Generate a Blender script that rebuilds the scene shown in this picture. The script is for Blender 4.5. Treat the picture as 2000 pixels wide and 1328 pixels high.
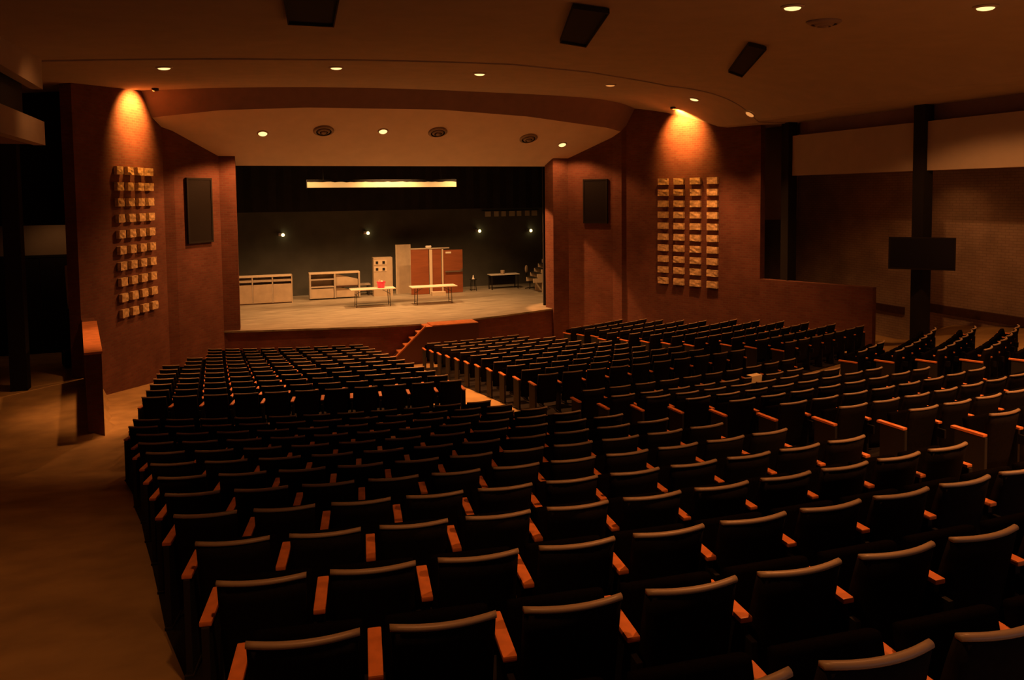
import bpy, bmesh, math, random
from math import sin, cos, pi, radians, atan2, hypot, sqrt
from mathutils import Vector, Matrix

random.seed(7)
SC = bpy.context.scene
COL = SC.collection
for _o in list(bpy.data.objects):
    bpy.data.objects.remove(_o)

# ------------------------------------------------------------------ camera
CAM = (-6.07, -28.04, 4.5)
YAW, PITCH, ROLL = radians(20.4), math.atan(88.0 / 1500.0), -0.011
_r = Vector((cos(YAW), -sin(YAW), 0)); _f = Vector((sin(YAW), cos(YAW), 0)); _z = Vector((0, 0, 1))
_fw = _f * cos(PITCH) - _z * sin(PITCH); _u0 = _f * sin(PITCH) + _z * cos(PITCH)
_rt = _r * cos(ROLL) + _u0 * sin(ROLL); _up = _u0 * cos(ROLL) - _r * sin(ROLL)
cd = bpy.data.cameras.new('camera'); cam = bpy.data.objects.new('camera', cd); COL.objects.link(cam)
cam.matrix_world = Matrix(((_rt.x, _up.x, -_fw.x, CAM[0]), (_rt.y, _up.y, -_fw.y, CAM[1]), (_rt.z, _up.z, -_fw.z, CAM[2]), (0, 0, 0, 1)))
cd.sensor_width = 36.0; cd.lens = 27.0; cd.shift_y = -0.098; cd.clip_start = 0.05; cd.clip_end = 200
SC.camera = cam
# ------------------------------------------------------------------ world, exposure
wd = bpy.data.worlds.new('world'); SC.world = wd; wd.use_nodes = True
wd.node_tree.nodes['Background'].inputs[0].default_value = (1.0, 0.45, 0.22, 1)
wd.node_tree.nodes['Background'].inputs[1].default_value = 0.0
SC.view_settings.view_transform = 'Standard'; SC.view_settings.look = 'None'
SC.view_settings.gamma = 1.0; SC.view_settings.use_curve_mapping = False
SC.view_settings.exposure = 0.0
WARM = (1.0, 0.35, 0.095)      # dimmed tungsten house lights
STAGEC = (1.0, 0.47, 0.16)     # stage work light
P_C1, P_C2, P_C3, P_WASH, P_STAGE, P_SIDE = 1050.0, 950.0, 520.0, 1500.0, 1300.0, 40.0

# ------------------------------------------------------------------ materials
def mat(name, col, rough=0.7, metal=0.0, var=0.0, scale=8.0, bump=0.0, emit=None, estr=0.0, spec=0.3, col2=None):
    m = bpy.data.materials.new(name); m.use_nodes = True
    nt = m.node_tree; b = nt.nodes['Principled BSDF']
    b.inputs['Base Color'].default_value = (*col, 1); b.inputs['Roughness'].default_value = rough
    b.inputs['Metallic'].default_value = metal; b.inputs['Specular IOR Level'].default_value = spec
    if var or bump or col2:
        tc = nt.nodes.new('ShaderNodeTexCoord'); nz = nt.nodes.new('ShaderNodeTexNoise')
        nz.inputs['Scale'].default_value = scale; nz.inputs['Detail'].default_value = 4
        nt.links.new(tc.outputs['Object'], nz.inputs['Vector'])
        if var or col2:
            rp = nt.nodes.new('ShaderNodeValToRGB')
            rp.color_ramp.elements[0].position = 0.3; rp.color_ramp.elements[1].position = 0.7
            lo = tuple(c * (1 - var) for c in col); hi = col2 or tuple(min(1, c * (1 + var)) for c in col)
            rp.color_ramp.elements[0].color = (*lo, 1); rp.color_ramp.elements[1].color = (*hi, 1)
            nt.links.new(nz.outputs['Fac'], rp.inputs['Fac']); nt.links.new(rp.outputs['Color'], b.inputs['Base Color'])
        if bump:
            bp = nt.nodes.new('ShaderNodeBump'); bp.inputs['Strength'].default_value = bump; bp.inputs['Distance'].default_value = 0.02
            nt.links.new(nz.outputs['Fac'], bp.inputs['Height']); nt.links.new(bp.outputs['Normal'], b.inputs['Normal'])
    if emit:
        b.inputs['Emission Color'].default_value = (*emit, 1); b.inputs['Emission Strength'].default_value = estr
    return m

def brick_mat(name, c1, c2, mortar, w=0.21, h=0.075, bump=0.5):
    m = bpy.data.materials.new(name); m.use_nodes = True
    nt = m.node_tree; b = nt.nodes['Principled BSDF']; b.inputs['Roughness'].default_value = 0.85
    b.inputs['Specular IOR Level'].default_value = 0.2
    uv = nt.nodes.new('ShaderNodeUVMap'); br = nt.nodes.new('ShaderNodeTexBrick')
    br.inputs['Color1'].default_value = (*c1, 1); br.inputs['Color2'].default_value = (*c2, 1); br.inputs['Mortar'].default_value = (*mortar, 1)
    br.inputs['Scale'].default_value = 1.0; br.inputs['Brick Width'].default_value = w; br.inputs['Row Height'].default_value = h
    br.inputs['Mortar Size'].default_value = 0.008
    nt.links.new(uv.outputs['UV'], br.inputs['Vector'])
    nz = nt.nodes.new('ShaderNodeTexNoise'); nz.inputs['Scale'].default_value = 1.3; nz.inputs['Detail'].default_value = 5
    nt.links.new(uv.outputs['UV'], nz.inputs['Vector'])
    mp = nt.nodes.new('ShaderNodeMapRange'); mp.inputs[1].default_value = 0.3; mp.inputs[2].default_value = 0.7
    mp.inputs[3].default_value = 0.8; mp.inputs[4].default_value = 1.15
    nt.links.new(nz.outputs['Fac'], mp.inputs[0])
    mx = nt.nodes.new('ShaderNodeVectorMath'); mx.operation = 'SCALE'
    nt.links.new(br.outputs['Color'], mx.inputs[0]); nt.links.new(mp.outputs[0], mx.inputs['Scale'])
    nt.links.new(mx.outputs['Vector'], b.inputs['Base Color'])
    bp = nt.nodes.new('ShaderNodeBump'); bp.inputs['Strength'].default_value = bump; bp.inputs['Distance'].default_value = 0.01
    bp.invert = True
    nt.links.new(br.outputs['Fac'], bp.inputs['Height']); nt.links.new(bp.outputs['Normal'], b.inputs['Normal'])
    return m

def plank_mat(name, c1, c2, scale=(1.0, 7.0, 1.0)):
    m = bpy.data.materials.new(name); m.use_nodes = True
    nt = m.node_tree; b = nt.nodes['Principled BSDF']; b.inputs['Roughness'].default_value = 0.5
    tc = nt.nodes.new('ShaderNodeTexCoord'); mpg = nt.nodes.new('ShaderNodeMapping'); mpg.inputs['Scale'].default_value = scale
    nt.links.new(tc.outputs['Object'], mpg.inputs['Vector'])
    nz = nt.nodes.new('ShaderNodeTexNoise'); nz.inputs['Scale'].default_value = 0.8; nz.inputs['Detail'].default_value = 6; nz.inputs['Roughness'].default_value = 0.65
    nt.links.new(mpg.outputs['Vector'], nz.inputs['Vector'])
    rp = nt.nodes.new('ShaderNodeValToRGB'); rp.color_ramp.elements[0].position = 0.32; rp.color_ramp.elements[1].position = 0.68
    rp.color_ramp.elements[0].color = (*c1, 1); rp.color_ramp.elements[1].color = (*c2, 1)
    nt.links.new(nz.outputs['Fac'], rp.inputs['Fac']); nt.links.new(rp.outputs['Color'], b.inputs['Base Color'])
    return m

M = dict(
    brick=brick_mat('red_brown_brick', (0.165, 0.064, 0.044), (0.130, 0.048, 0.033), (0.135, 0.078, 0.058)),
    brick_pale=brick_mat('pale_painted_brick', (0.42, 0.33, 0.25), (0.38, 0.29, 0.22), (0.30, 0.23, 0.18)),
    apron=brick_mat('stage_front_brick', (0.22, 0.085, 0.07), (0.18, 0.066, 0.054), (0.17, 0.09, 0.075)),
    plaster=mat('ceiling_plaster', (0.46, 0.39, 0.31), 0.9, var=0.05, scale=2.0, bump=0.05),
    plasterlit=mat('bounce_lit_ceiling_plaster', (0.72, 0.60, 0.47), 0.9, var=0.04, scale=2.0),  # paler copy of the ceiling plaster, standing in for stage bounce light
    fascia=mat('fascia_plaster', (0.25, 0.175, 0.165), 0.9, var=0.06, scale=3.0),
    black=mat('matt_black', (0.012, 0.011, 0.011), 0.9),
    curtain=mat('black_drape', (0.016, 0.014, 0.013), 0.95, var=0.2, scale=3),
    stagewall=mat('stage_back_wall_paint', (0.085, 0.087, 0.078), 0.85, var=0.15, scale=1.2),
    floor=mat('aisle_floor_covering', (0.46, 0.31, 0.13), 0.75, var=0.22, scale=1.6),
    seatfloor=mat('dark_seating_floor', (0.020, 0.017, 0.016), 0.85, var=0.2, scale=3, spec=0.1),
    stage=plank_mat('worn_stage_boards', (0.19, 0.17, 0.13), (0.46, 0.42, 0.34)),
    seatback=mat('seat_back_shell', (0.0125, 0.0105, 0.0100), 0.85, var=0.15, scale=30, spec=0.02),
    cushion=mat('seat_fabric', (0.005, 0.004, 0.004), 0.95, var=0.2, scale=60, spec=0.0),
    rail=mat('seat_top_rail', (0.33, 0.24, 0.155), 0.42, spec=0.4),
    armwood=mat('armrest_wood', (0.80, 0.25, 0.07), 0.4, var=0.12, scale=14, spec=0.5),
    metal=mat('dark_seat_metal', (0.014, 0.012, 0.012), 0.6, spec=0.15),
    endpanel=mat('grey_end_panel', (0.028, 0.026, 0.025), 0.7, spec=0.15),
    block=mat('rough_stone_block', (0.62, 0.46, 0.25), 0.9, var=0.3, scale=12, bump=0.5),
    grille=mat('speaker_grille_cloth', (0.007, 0.005, 0.005), 0.9, var=0.3, scale=40),
    tan=mat('raw_plywood', (0.46, 0.38, 0.28), 0.7, var=0.10, scale=3),
    tanpale=mat('pale_painted_timber', (0.62, 0.53, 0.40), 0.6),
    greypaint=mat('grey_paint', (0.42, 0.37, 0.30), 0.6, var=0.08, scale=4),
    doorwood=plank_mat('red_brown_door_veneer', (0.20, 0.058, 0.020), (0.28, 0.085, 0.030), (1.0, 1.0, 8.0)),
    steel=mat('brushed_steel', (0.55, 0.52, 0.48), 0.3, metal=1.0),
    darksteel=mat('dark_steel', (0.06, 0.055, 0.05), 0.4, metal=0.6),
    tabletop=mat('white_table_laminate', (0.85, 0.80, 0.68), 0.4),
    pink=mat('pink_plastic', (0.85, 0.06, 0.16), 0.4),
    stair=mat('stair_wood', (0.62, 0.24, 0.09), 0.5, var=0.15, scale=6),
    stairside=mat('stair_side_paint', (0.13, 0.060, 0.045), 0.7),
    darkwood=mat('dark_rail_wood', (0.07, 0.035, 0.022), 0.5, var=0.2, scale=9),
    paper=mat('cream_paper', (0.88, 0.74, 0.45), 0.8),
    white=mat('white_plastic', (0.75, 0.72, 0.66), 0.5),
    greywall=mat('grey_passage_plaster', (0.34, 0.27, 0.20), 0.9, var=0.06, scale=2),
    ring=mat('downlight_trim', (0.55, 0.45, 0.33), 0.5),
    vent=mat('vent_metal', (0.30, 0.24, 0.18), 0.6),
    lamp=mat('lit_lamp', (1, 0.8, 0.5), 0.5, emit=(1.0, 0.70, 0.27), estr=1.5),
    lampdim=mat('faint_lamp', (1, 0.7, 0.4), 0.5, emit=(1.0, 0.40, 0.10), estr=0.6),
    bulb=mat('work_bulb', (1, 0.9, 0.6), 0.5, emit=(1.0, 0.72, 0.26), estr=4.5),
    strip=mat('lit_border_glow', (0.9, 0.8, 0.6), 0.6, emit=(1.0, 0.50, 0.14), estr=0.70),  # emission stands in for lamplight falling on a border
)

# ------------------------------------------------------------------ mesh helpers
class MB:
    """collects shapes into one mesh"""
    def __init__(s): s.bm = bmesh.new()
    def _add(s, t, mtx, mi):
        for f in t.faces: f.material_index = mi
        t.transform(mtx); me = bpy.data.meshes.new('tmp'); t.to_mesh(me); t.free(); s.bm.from_mesh(me); bpy.data.meshes.remove(me)
    def box(s, c, d, rot=None, bevel=0.0, mi=0, taper=None):
        t = bmesh.new(); bmesh.ops.create_cube(t, size=1.0)
        for v in t.verts:
            v.co = Vector((v.co.x * d[0], v.co.y * d[1], v.co.z * d[2]))
            if taper and v.co.z > 0: v.co.x *= taper; v.co.y *= taper
        if bevel: bmesh.ops.bevel(t, geom=list(t.edges), offset=bevel, segments=2, affect='EDGES', profile=0.7)
        m = Matrix.Translation(c)
        if rot is not None: m = m @ rot
        s._add(t, m, mi); return s
    def cyl(s, p0, p1, r, r2=None, seg=16, mi=0):
        p0 = Vector(p0); p1 = Vector(p1); d = p1 - p0
        t = bmesh.new(); bmesh.ops.create_cone(t, cap_ends=True, segments=seg, radius1=r, radius2=r if r2 is None else r2, depth=d.length)
        s._add(t, Matrix.Translation((p0 + p1) / 2) @ d.to_track_quat('Z', 'Y').to_matrix().to_4x4(), mi); return s
    def ball(s, c, r, sc=(1, 1, 1), mi=0):
        t = bmesh.new(); bmesh.ops.create_uvsphere(t, u_segments=16, v_segments=10, radius=r)
        s._add(t, Matrix.Translation(c) @ Matrix.Diagonal((*sc, 1)), mi); return s
    def lathe(s, prof, seg=24, c=(0, 0, 0), mi=0):
        t = bmesh.new(); rings = []
        for r, z in prof: rings.append([t.verts.new((r * cos(2 * pi * i / seg), r * sin(2 * pi * i / seg), z)) for i in range(seg)])
        for a, b in zip(rings, rings[1:]):
            for i in range(seg): t.faces.new((a[i], a[(i + 1) % seg], b[(i + 1) % seg], b[i]))
        s._add(t, Matrix.Translation(c), mi); return s
    def prism(s, pts, vec, mi=0):
        t = bmesh.new(); vec = Vector(vec); a = [t.verts.new(p) for p in pts]; b = [t.verts.new(Vector(p) + vec) for p in pts]
        n = len(pts); t.faces.new(a); t.faces.new(b[::-1])
        for i in range(n): t.faces.new((a[i], b[i], b[(i + 1) % n], a[(i + 1) % n]))
        bmesh.ops.recalc_face_normals(t, faces=list(t.faces)); s._add(t, Matrix.Identity(4), mi); return s
    def build(s, name, m, parent=None, loc=None, rotz=0.0, smooth=False, mesh_only=False):
        me = bpy.data.meshes.new(name); s.bm.normal_update(); s.bm.to_mesh(me); s.bm.free()
        for mm in (m if isinstance(m, (list, tuple)) else [m]): me.materials.append(mm)
        if smooth: me.polygons.foreach_set('use_smooth', [True] * len(me.polygons))
        if mesh_only: return me
        return link(name, me, parent, loc, rotz)

def link(name, me, parent=None, loc=None, rotz=0.0):
    o = bpy.data.objects.new(name, me); COL.objects.link(o)
    if parent is not None: o.parent = parent
    if loc is not None: o.location = loc
    o.rotation_euler = (0, 0, rotz)
    return o
def tag(o, label=None, cat=None, group=None, kind=None):
    if label: o['label'] = label
    if cat: o['category'] = cat
    if group: o['group'] = group
    if kind: o['kind'] = kind
    return o
def empty(name, loc, rotz=0.0):
    o = bpy.data.objects.new(name, None); COL.objects.link(o); o.location = loc; o.rotation_euler = (0, 0, rotz); o.empty_display_size = 0.1
    return o
def struct(o): o['kind'] = 'structure'; return o
def spot(loc, power, ang, blend=0.6, color=WARM, direction=(0, 0, -1), radius=0.09, parent=None):
    l = bpy.data.lights.new('lamp_light', 'SPOT'); l.energy = power; l.color = color; l.spot_size = radians(ang); l.spot_blend = blend; l.shadow_soft_size = radius
    o = bpy.data.objects.new('lamp_light', l); COL.objects.link(o); o.location = loc
    o.rotation_euler = Vector(direction).to_track_quat('-Z', 'Y').to_euler()
    return o
ORD = 'zeroth first second third fourth fifth sixth seventh eighth ninth tenth eleventh twelfth thirteenth fourteenth fifteenth'.split()

def wall(name, pts, z0, z1, m, thick=0.25, side=1):
    """upright wall along the plan polyline pts; z0/z1 number or list; thickness goes to the `side` of travel; UV in metres"""
    bm = bmesh.new(); uvl = bm.loops.layers.uv.new('UVMap')
    n = len(pts); P = [Vector((p[0], p[1], 0)) for p in pts]
    z0 = z0 if isinstance(z0, (list, tuple)) else [z0] * n; z1 = z1 if isinstance(z1, (list, tuple)) else [z1] * n
    off = []
    for i in range(n):
        a = P[i] - P[i - 1] if i else P[1] - P[0]; b = P[i + 1] - P[i] if i < n - 1 else a
        na = Vector((-a.y, a.x, 0)).normalized(); nb = Vector((-b.y, b.x, 0)).normalized(); q = (na + nb)
        q = q / max(0.4, q.dot(na)); off.append(P[i] + q * thick * side)
    u = [0.0]
    for i in range(1, n): u.append(u[-1] + (P[i] - P[i - 1]).length)
    def quad(cs, uvs):
        f = bm.faces.new([bm.verts.new(c) for c in cs])
        for l, w in zip(f.loops, uvs): l[uvl].uv = w
    Z = lambda p, z: Vector((p.x, p.y, z))
    for i in range(n - 1):
        uv = [(u[i], z0[i]), (u[i + 1], z0[i + 1]), (u[i + 1], z1[i + 1]), (u[i], z1[i])]
        quad([Z(P[i], z0[i]), Z(P[i + 1], z0[i + 1]), Z(P[i + 1], z1[i + 1]), Z(P[i], z1[i])], uv)
        quad([Z(off[i], z0[i]), Z(off[i + 1], z0[i + 1]), Z(off[i + 1], z1[i + 1]), Z(off[i], z1[i])], uv)
        for zz in (z0, z1):
            quad([Z(P[i], zz[i]), Z(P[i + 1], zz[i + 1]), Z(off[i + 1], zz[i + 1]), Z(off[i], zz[i])], [(u[i], 0), (u[i + 1], 0), (u[i + 1], thick), (u[i], thick)])
    for i in (0, n - 1):
        quad([Z(P[i], z0[i]), Z(off[i], z0[i]), Z(off[i], z1[i]), Z(P[i], z1[i])], [(0, z0[i]), (thick, z0[i]), (thick, z1[i]), (0, z1[i])])
    bmesh.ops.remove_doubles(bm, verts=list(bm.verts), dist=1e-4); bmesh.ops.recalc_face_normals(bm, faces=list(bm.faces))
    me = bpy.data.meshes.new(name); bm.to_mesh(me); bm.free(); me.materials.append(m)
    o = bpy.data.objects.new(name, me); COL.objects.link(o); return struct(o)

def grid_sheet(name, rows, m, thick=None, up=1):
    """rows of points -> a sheet with real thickness"""
    bm = bmesh.new(); V = [[bm.verts.new(p) for p in r] for r in rows]
    for a, b in zip(V, V[1:]):
        for i in range(len(a) - 1): bm.faces.new((a[i], a[i + 1], b[i + 1], b[i]))
    if thick:
        T = [[bm.verts.new((p[0], p[1], p[2] + thick * up)) for p in r] for r in rows]
        for a, b in zip(T, T[1:]):
            for i in range(len(a) - 1): bm.faces.new((a[i], b[i], b[i + 1], a[i + 1]))
        nr, nc = len(V), len(V[0])
        for i in range(nc - 1):
            for q in (0, nr - 1): bm.faces.new((V[q][i], V[q][i + 1], T[q][i + 1], T[q][i]))
        for j in range(nr - 1):
            for q in (0, nc - 1): bm.faces.new((V[j][q], V[j + 1][q], T[j + 1][q], T[j][q]))
    bmesh.ops.recalc_face_normals(bm, faces=list(bm.faces))
    me = bpy.data.meshes.new(name); bm.to_mesh(me); bm.free(); me.materials.append(m)
    o = bpy.data.objects.new(name, me); COL.objects.link(o); return struct(o)

# ------------------------------------------------------------------ rake of the house
C0 = (-1.8208, -0.3335)                     # centre of the rear rows
CF = (0.0, 14.0)                            # centre of the front rows
RF = 27.26
def rowR(k): return 14.991 + 0.90956 * k
def rowtop(k): j = 12 - k; return CAM[2] - (1.5372 + 0.19119 * j - 0.00142 * j * j)
def fronttop(r): return 0.79 + (r - RF) * 0.109
SEAT_H = 0.855
def sstep(a, b, x): t = max(0.0, min(1.0, (x - a) / (b - a))); return t * t * (3 - 2 * t)
def lowL(y):   # x of the low wall along the left side aisle
    return -9.10 + (y + 7.2) * (0.68 / -4.2)
def floor_z(x, y):
    rf = hypot(x - CF[0], y - CF[1]); zf = fronttop(rf) - SEAT_H
    k = (hypot(x - C0[0], y - C0[1]) - 14.991) / 0.90956
    zr = (rowtop(min(k, 15.0)) - SEAT_H) - 0.03 if k > 0 else 0.0
    zr = max(zr, 0.0) * sstep(27.7, 29.4, rf)
    z = max(min(zf, 0.0), -1.28)
    if x < lowL(y) and y > -11.6: z = max(z, -0.02)
    if x > 10.35 + (y + 7.5) * (-0.43) and y > -12.0: z = max(z, -0.02)
    return (max(z, zr) if zr > 0.0 else z) - 0.012

# floor mesh
NX, NY = 132, 156
rows = []
for j in range(NY + 1):
    y = -31.0 + (31.0 - 0.3) * j / NY
    rows.append([(-13.2 + 26.4 * i / NX, y, floor_z(-13.2 + 26.4 * i / NX, y)) for i in range(NX + 1)])
grid_sheet('floor', rows, M['floor'], 0.2, -1)

# ------------------------------------------------------------------ ceilings
def ceil_z(x, y): return 8.065 + 0.05 * y - (0.004 * x * x if x < 0 else min(0.26 * (x / 8.0) ** 8, max(0.3, 1.415 + 0.05 * y)))
def c1_z(y): return 5.65 - 0.48 * y
def arc_y(x):           # front edge of the stage-front ceiling
    pts = [(-8.3, -2.55), (-7.74, -2.72), (-6.14, -3.10), (-3.61, -3.36), (0.63, -3.45), (3.79, -3.20), (7.22, -2.62), (8.26, -2.25), (8.6, -2.1)]
    for a, b in zip(pts, pts[1:]):
        if a[0] <= x <= b[0]: t = (x - a[0]) / (b[0] - a[0]); return a[1] + (b[1] - a[1]) * t
    return pts[0][1] if x < pts[0][0] else pts[-1][1]
def edge_y(x):          # where the house ceiling steps
    pts = [(-13, -10.6), (-4.3, -10.7), (0.24, -11.1), (2.6, -10.38), (6.2, -8.3), (8.75, -8.3), (13, -7.9)]
    for a, b in zip(pts, pts[1:]):
        if a[0] <= x <= b[0]: t = (x - a[0]) / (b[0] - a[0]); return a[1] + (b[1] - a[1]) * t
    return -10
NXC = 64
def spread(x0, x1, n): return [x0 + (x1 - x0) * i / n for i in range(n + 1)]
rows = []
for j in range(9):
    t = j / 8; r = []
    for i in range(NXC + 1):
        xb = -6.9 + 13.9 * i / NXC; xf = -8.3 + 16.8 * i / NXC
        x = xb + (xf - xb) * t; y = 0.1 + (arc_y(xf) - 0.1) * t
        r.append((x, y, c1_z(y)))
    rows.append(r)
grid_sheet('ceiling', rows, M['plasterlit'], 0.12, 1).name = 'ceiling_stage_front'
rows = []
for t in spread(0, 1, 4):
    r = []
    for x in spread(-8.3, 8.5, 60):
        y0 = arc_y(x) - 0.03; y1 = arc_y(x) - 0.55; x1 = x * (1 + 0.03 * t)
        r.append((x1, y0 + (y1 - y0) * t, (c1_z(y0 + 0.03) - 0.005) * (1 - t) + (ceil_z(x1, y1) + 0.04) * t))
    rows.append(r)
grid_sheet('trim_1', rows, M['fascia'], 0.1, 1)
xs = spread(-11.2, 11.2, 160)
def yb(x): return arc_y(x) - 0.5 if -8.3 < x < 8.5 else (-2.3)
rows = [[(x, yb(x) + (edge_y(x) - yb(x)) * t, ceil_z(x, yb(x) + (edge_y(x) - yb(x)) * t)) for x in xs] for t in spread(0, 1, 10)]
grid_sheet('ceiling_middle', rows, M['plaster'], 0.12, 1)
ST = 0.03
rows = [[(x, edge_y(x) + (-31.2 - edge_y(x)) * t, ceil_z(x, edge_y(x) + (-31.2 - edge_y(x)) * t) + ST * 1.0) for x in xs] for t in spread(0, 1, 14)]
grid_sheet('ceiling_house', rows, M['plaster'], 0.12, 1)

# ------------------------------------------------------------------ walls
TOP = 8.6
WL = [(-9.58, -6.2), (-7.84, -2.15)]
WR = [(8.01, -2.53), (10.14, -7.54)]
wall('wall_left_pattern', WL, -1.4, TOP, M['brick'], 0.3, 1)
wall('wall_right_pattern', WR, -1.4, TOP, M['brick'], 0.3, 1)
wall('wall_left_splay', [(-7.84, -2.15), (-7.55, -1.95), (-6.25, -0.5)], -1.4, TOP, M['brick'], 0.3, 1)
wall('wall_right_splay', [(6.55, -0.5), (7.70, -2.02), (7.85, -2.45), (8.01, -2.53)], -1.4, TOP, M['brick'], 0.3, 1)
wall('wall_left_proscenium', [(-6.25, -0.5), (-5.73, -0.5), (-5.71, 0.05)], -1.4, 7.0, M['brick'], 0.3, 1)
wall('wall_right_proscenium', [(5.79, 0.05), (5.90, -0.5), (6.40, -0.5), (6.55, -0.5)], -1.4, 7.0, M['brick'], 0.25, 1)
wall('wall_proscenium_header', [(-5.9, 0.12), (5.95, 0.12)], 5.60, 7.2, M['fascia'], 0.3, 1)
# outer shell
wall('wall_left_side', [(-13.1, -31), (-13.1, -2.0)], -0.6, 7.5, M['brick_pale'], 0.3, 1)
wall('wall_right_side', [(13.0, -2.0), (13.0, -31)], -0.6, 7.5, M['brick_pale'], 0.3, 1)
wall('wall_back', [(13.1, -31.0), (-13.1, -31.0)], -0.5, 8.5, M['brick_pale'], 0.3, 1)
# end of the right side aisle: hung grey panel over a dark doorway
wall('wall_right_end_panel', [(9.75, -6.0), (12.95, -6.0)], 3.52, 7.4, M['greywall'], 0.2, 1)
wall('wall_right_passage', [(10.2, -2.6), (13.0, -2.6)], -1.0, 3.7, M['black'], 0.2, 1)
# low wall beside the right aisle
wall('wall_right_low', [(10.14, -7.54), (11.55, -10.82)], -0.7, 1.67, M['brick'], 0.25, 1)
# left
wall('wall_left_end_panel', [(-13.0, -3.8), (-9.0, -3.8)], 3.80, 8.4, M['black'], 0.2, 1)
wall('wall_left_passage', [(-13.0, -2.0), (-9.3, -2.0)], -0.3, 4.4, M['greywall'], 0.2, 1)
wall('wall_left_low', [(-8.42, -11.4), (-9.10, -7.2), (-9.30, -6.2)], -1.3, 1.50, M['brick'], 0.28, 1)
m = MB(); m.prism([(-8.40, -11.42, 1.505), (-8.71, -11.47, 1.505), (-9.40, -7.22, 1.505), (-9.09, -7.17, 1.505)], (0, 0, 0.045))
struct(m.build('trim_2', M['stair']))
# bulkheads over the side aisles
for sgn, nm in ((1, 'right'),):
    y0 = -8.3 if sgn > 0 else -8.3
    wall('wall_%s_bulkhead' % nm, [(sgn * 10.75, y0), (sgn * 10.75, -31)][::sgn], 5.0, 6.25, M['plaster'], 0.2, 1)
    wall('wall_%s_cove' % nm, [(sgn * 11.05, y0), (sgn * 11.05, -31)][::sgn], 6.1, 7.6, M['fascia'], 0.15, 1)
    grid_sheet('ceiling_%s_aisle' % nm, [[(sgn * x, y, 5.02) for x in (10.9, 12.0, 13.1)] for y in (y0, -20, -31)], M['fascia'], 0.1, 1)
wall('wall_left_bulkhead', [(-9.3, -31), (-9.3, -10.9)], 5.55, 6.0, M['plaster'], 0.2, 1)
wall('wall_left_cove', [(-9.65, -31), (-9.65, -10.9)], 5.9, 6.8, M['black'], 0.15, 1)
wall('wall_left_bulkhead_upper', [(-9.3, -31), (-9.3, -10.9)], 6.62, 8.2, M['plaster'], 0.2, 1)
grid_sheet('ceiling_left_aisle', [[(x, y, 5.57) for x in (-13.1, -12.0, -9.45)] for y in (-10.9, -20, -31)], M['fascia'], 0.1, 1)
# dark columns on the aisle line
def column(name, x, y, w, d, z0, z1):
    m = MB(); m.box((x, y, (z0 + z1) / 2), (w, d, z1 - z0), bevel=0.015); return struct(m.build(name, M['black']))
column('column_right_front', 10.78, -8.12, 0.34, 0.34, -0.1, 6.72)
column('column_right_rear', 10.80, -13.12, 0.32, 0.34, 0.3, 6.8)
column('column_left_front', -10.8, -6.9, 0.36, 0.36, -0.05, 7.4)
column('column_left_rear', -10.7, -12.9, 0.42, 0.46, -0.05, 6.9)
# chair rail on the right wall
m = MB(); m.box((12.94, -19.8, 1.10), (0.1, 17.0, 0.24), bevel=0.02); struct(m.build('trim_4', M['darkwood']))
m = MB(); m.box((12.94, -9.9, 0.88), (0.1, 1.5, 0.22), bevel=0.02); struct(m.build('trim_5', M['darkwood']))

# ------------------------------------------------------------------ stage
def apron_y(x):
    pts = [(-6.9, -0.25), (-6.2, -0.50), (-4.9, -0.84), (-2.9, -1.30), (-1.2, -1.66), (0.38, -1.80), (1.96, -1.58), (3.6, -1.14), (5.16, -0.62), (6.85, -0.05)]
    for a, b in zip(pts, pts[1:]):
        if a[0] <= x <= b[0]: t = (x - a[0]) / (b[0] - a[0]); return a[1] + (b[1] - a[1]) * t
    return -0.05
xa = spread(-6.85, 6.8, 40)
wall('wall_stage_front', [(x, apron_y(x) + 0.02) for x in xa], -1.4, -0.05, M['apron'], 0.2, 1)
bm = MB(); bm.prism([(x, apron_y(x) - 0.03, -0.06) for x in xa] + [(6.8, 0.3, -0.06), (10.5, 0.3, -0.06), (10.5, 8.1, -0.06), (-10.5, 8.1, -0.06), (-10.5, 0.3, -0.06), (-6.85, 0.3, -0.06)], (0, 0, 0.06))
struct(bm.build('floor_stage', M['stage']))
wall('wall_stage_back', [(-10.5, 8.0), (10.5, 8.0)], -0.05, 7.5, M['stagewall'], 0.2, 1)
wall('wall_stage_left', [(-10.4, 0.3), (-10.4, 8.0)], -0.05, 7.5, M['curtain'], 0.2, 1)
wall('wall_stage_right', [(10.4, 8.0), (10.4, 0.3)], -0.05, 7.5, M['curtain'], 0.2, 1)
grid_sheet('ceiling_stage', [[(x, y, 7.4) for x in (-10.5, 0, 10.5)] for y in (0.2, 8.2)], M['black'], 0.1, 1)
wall('wall_stage_return_left', [(-10.5, 0.5), (-5.8, 0.5)], -0.05, 7.4, M['black'], 0.1, 1)
wall('wall_stage_return_right', [(5.9, 0.5), (10.5, 0.5)], -0.05, 7.4, M['black'], 0.1, 1)

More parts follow.
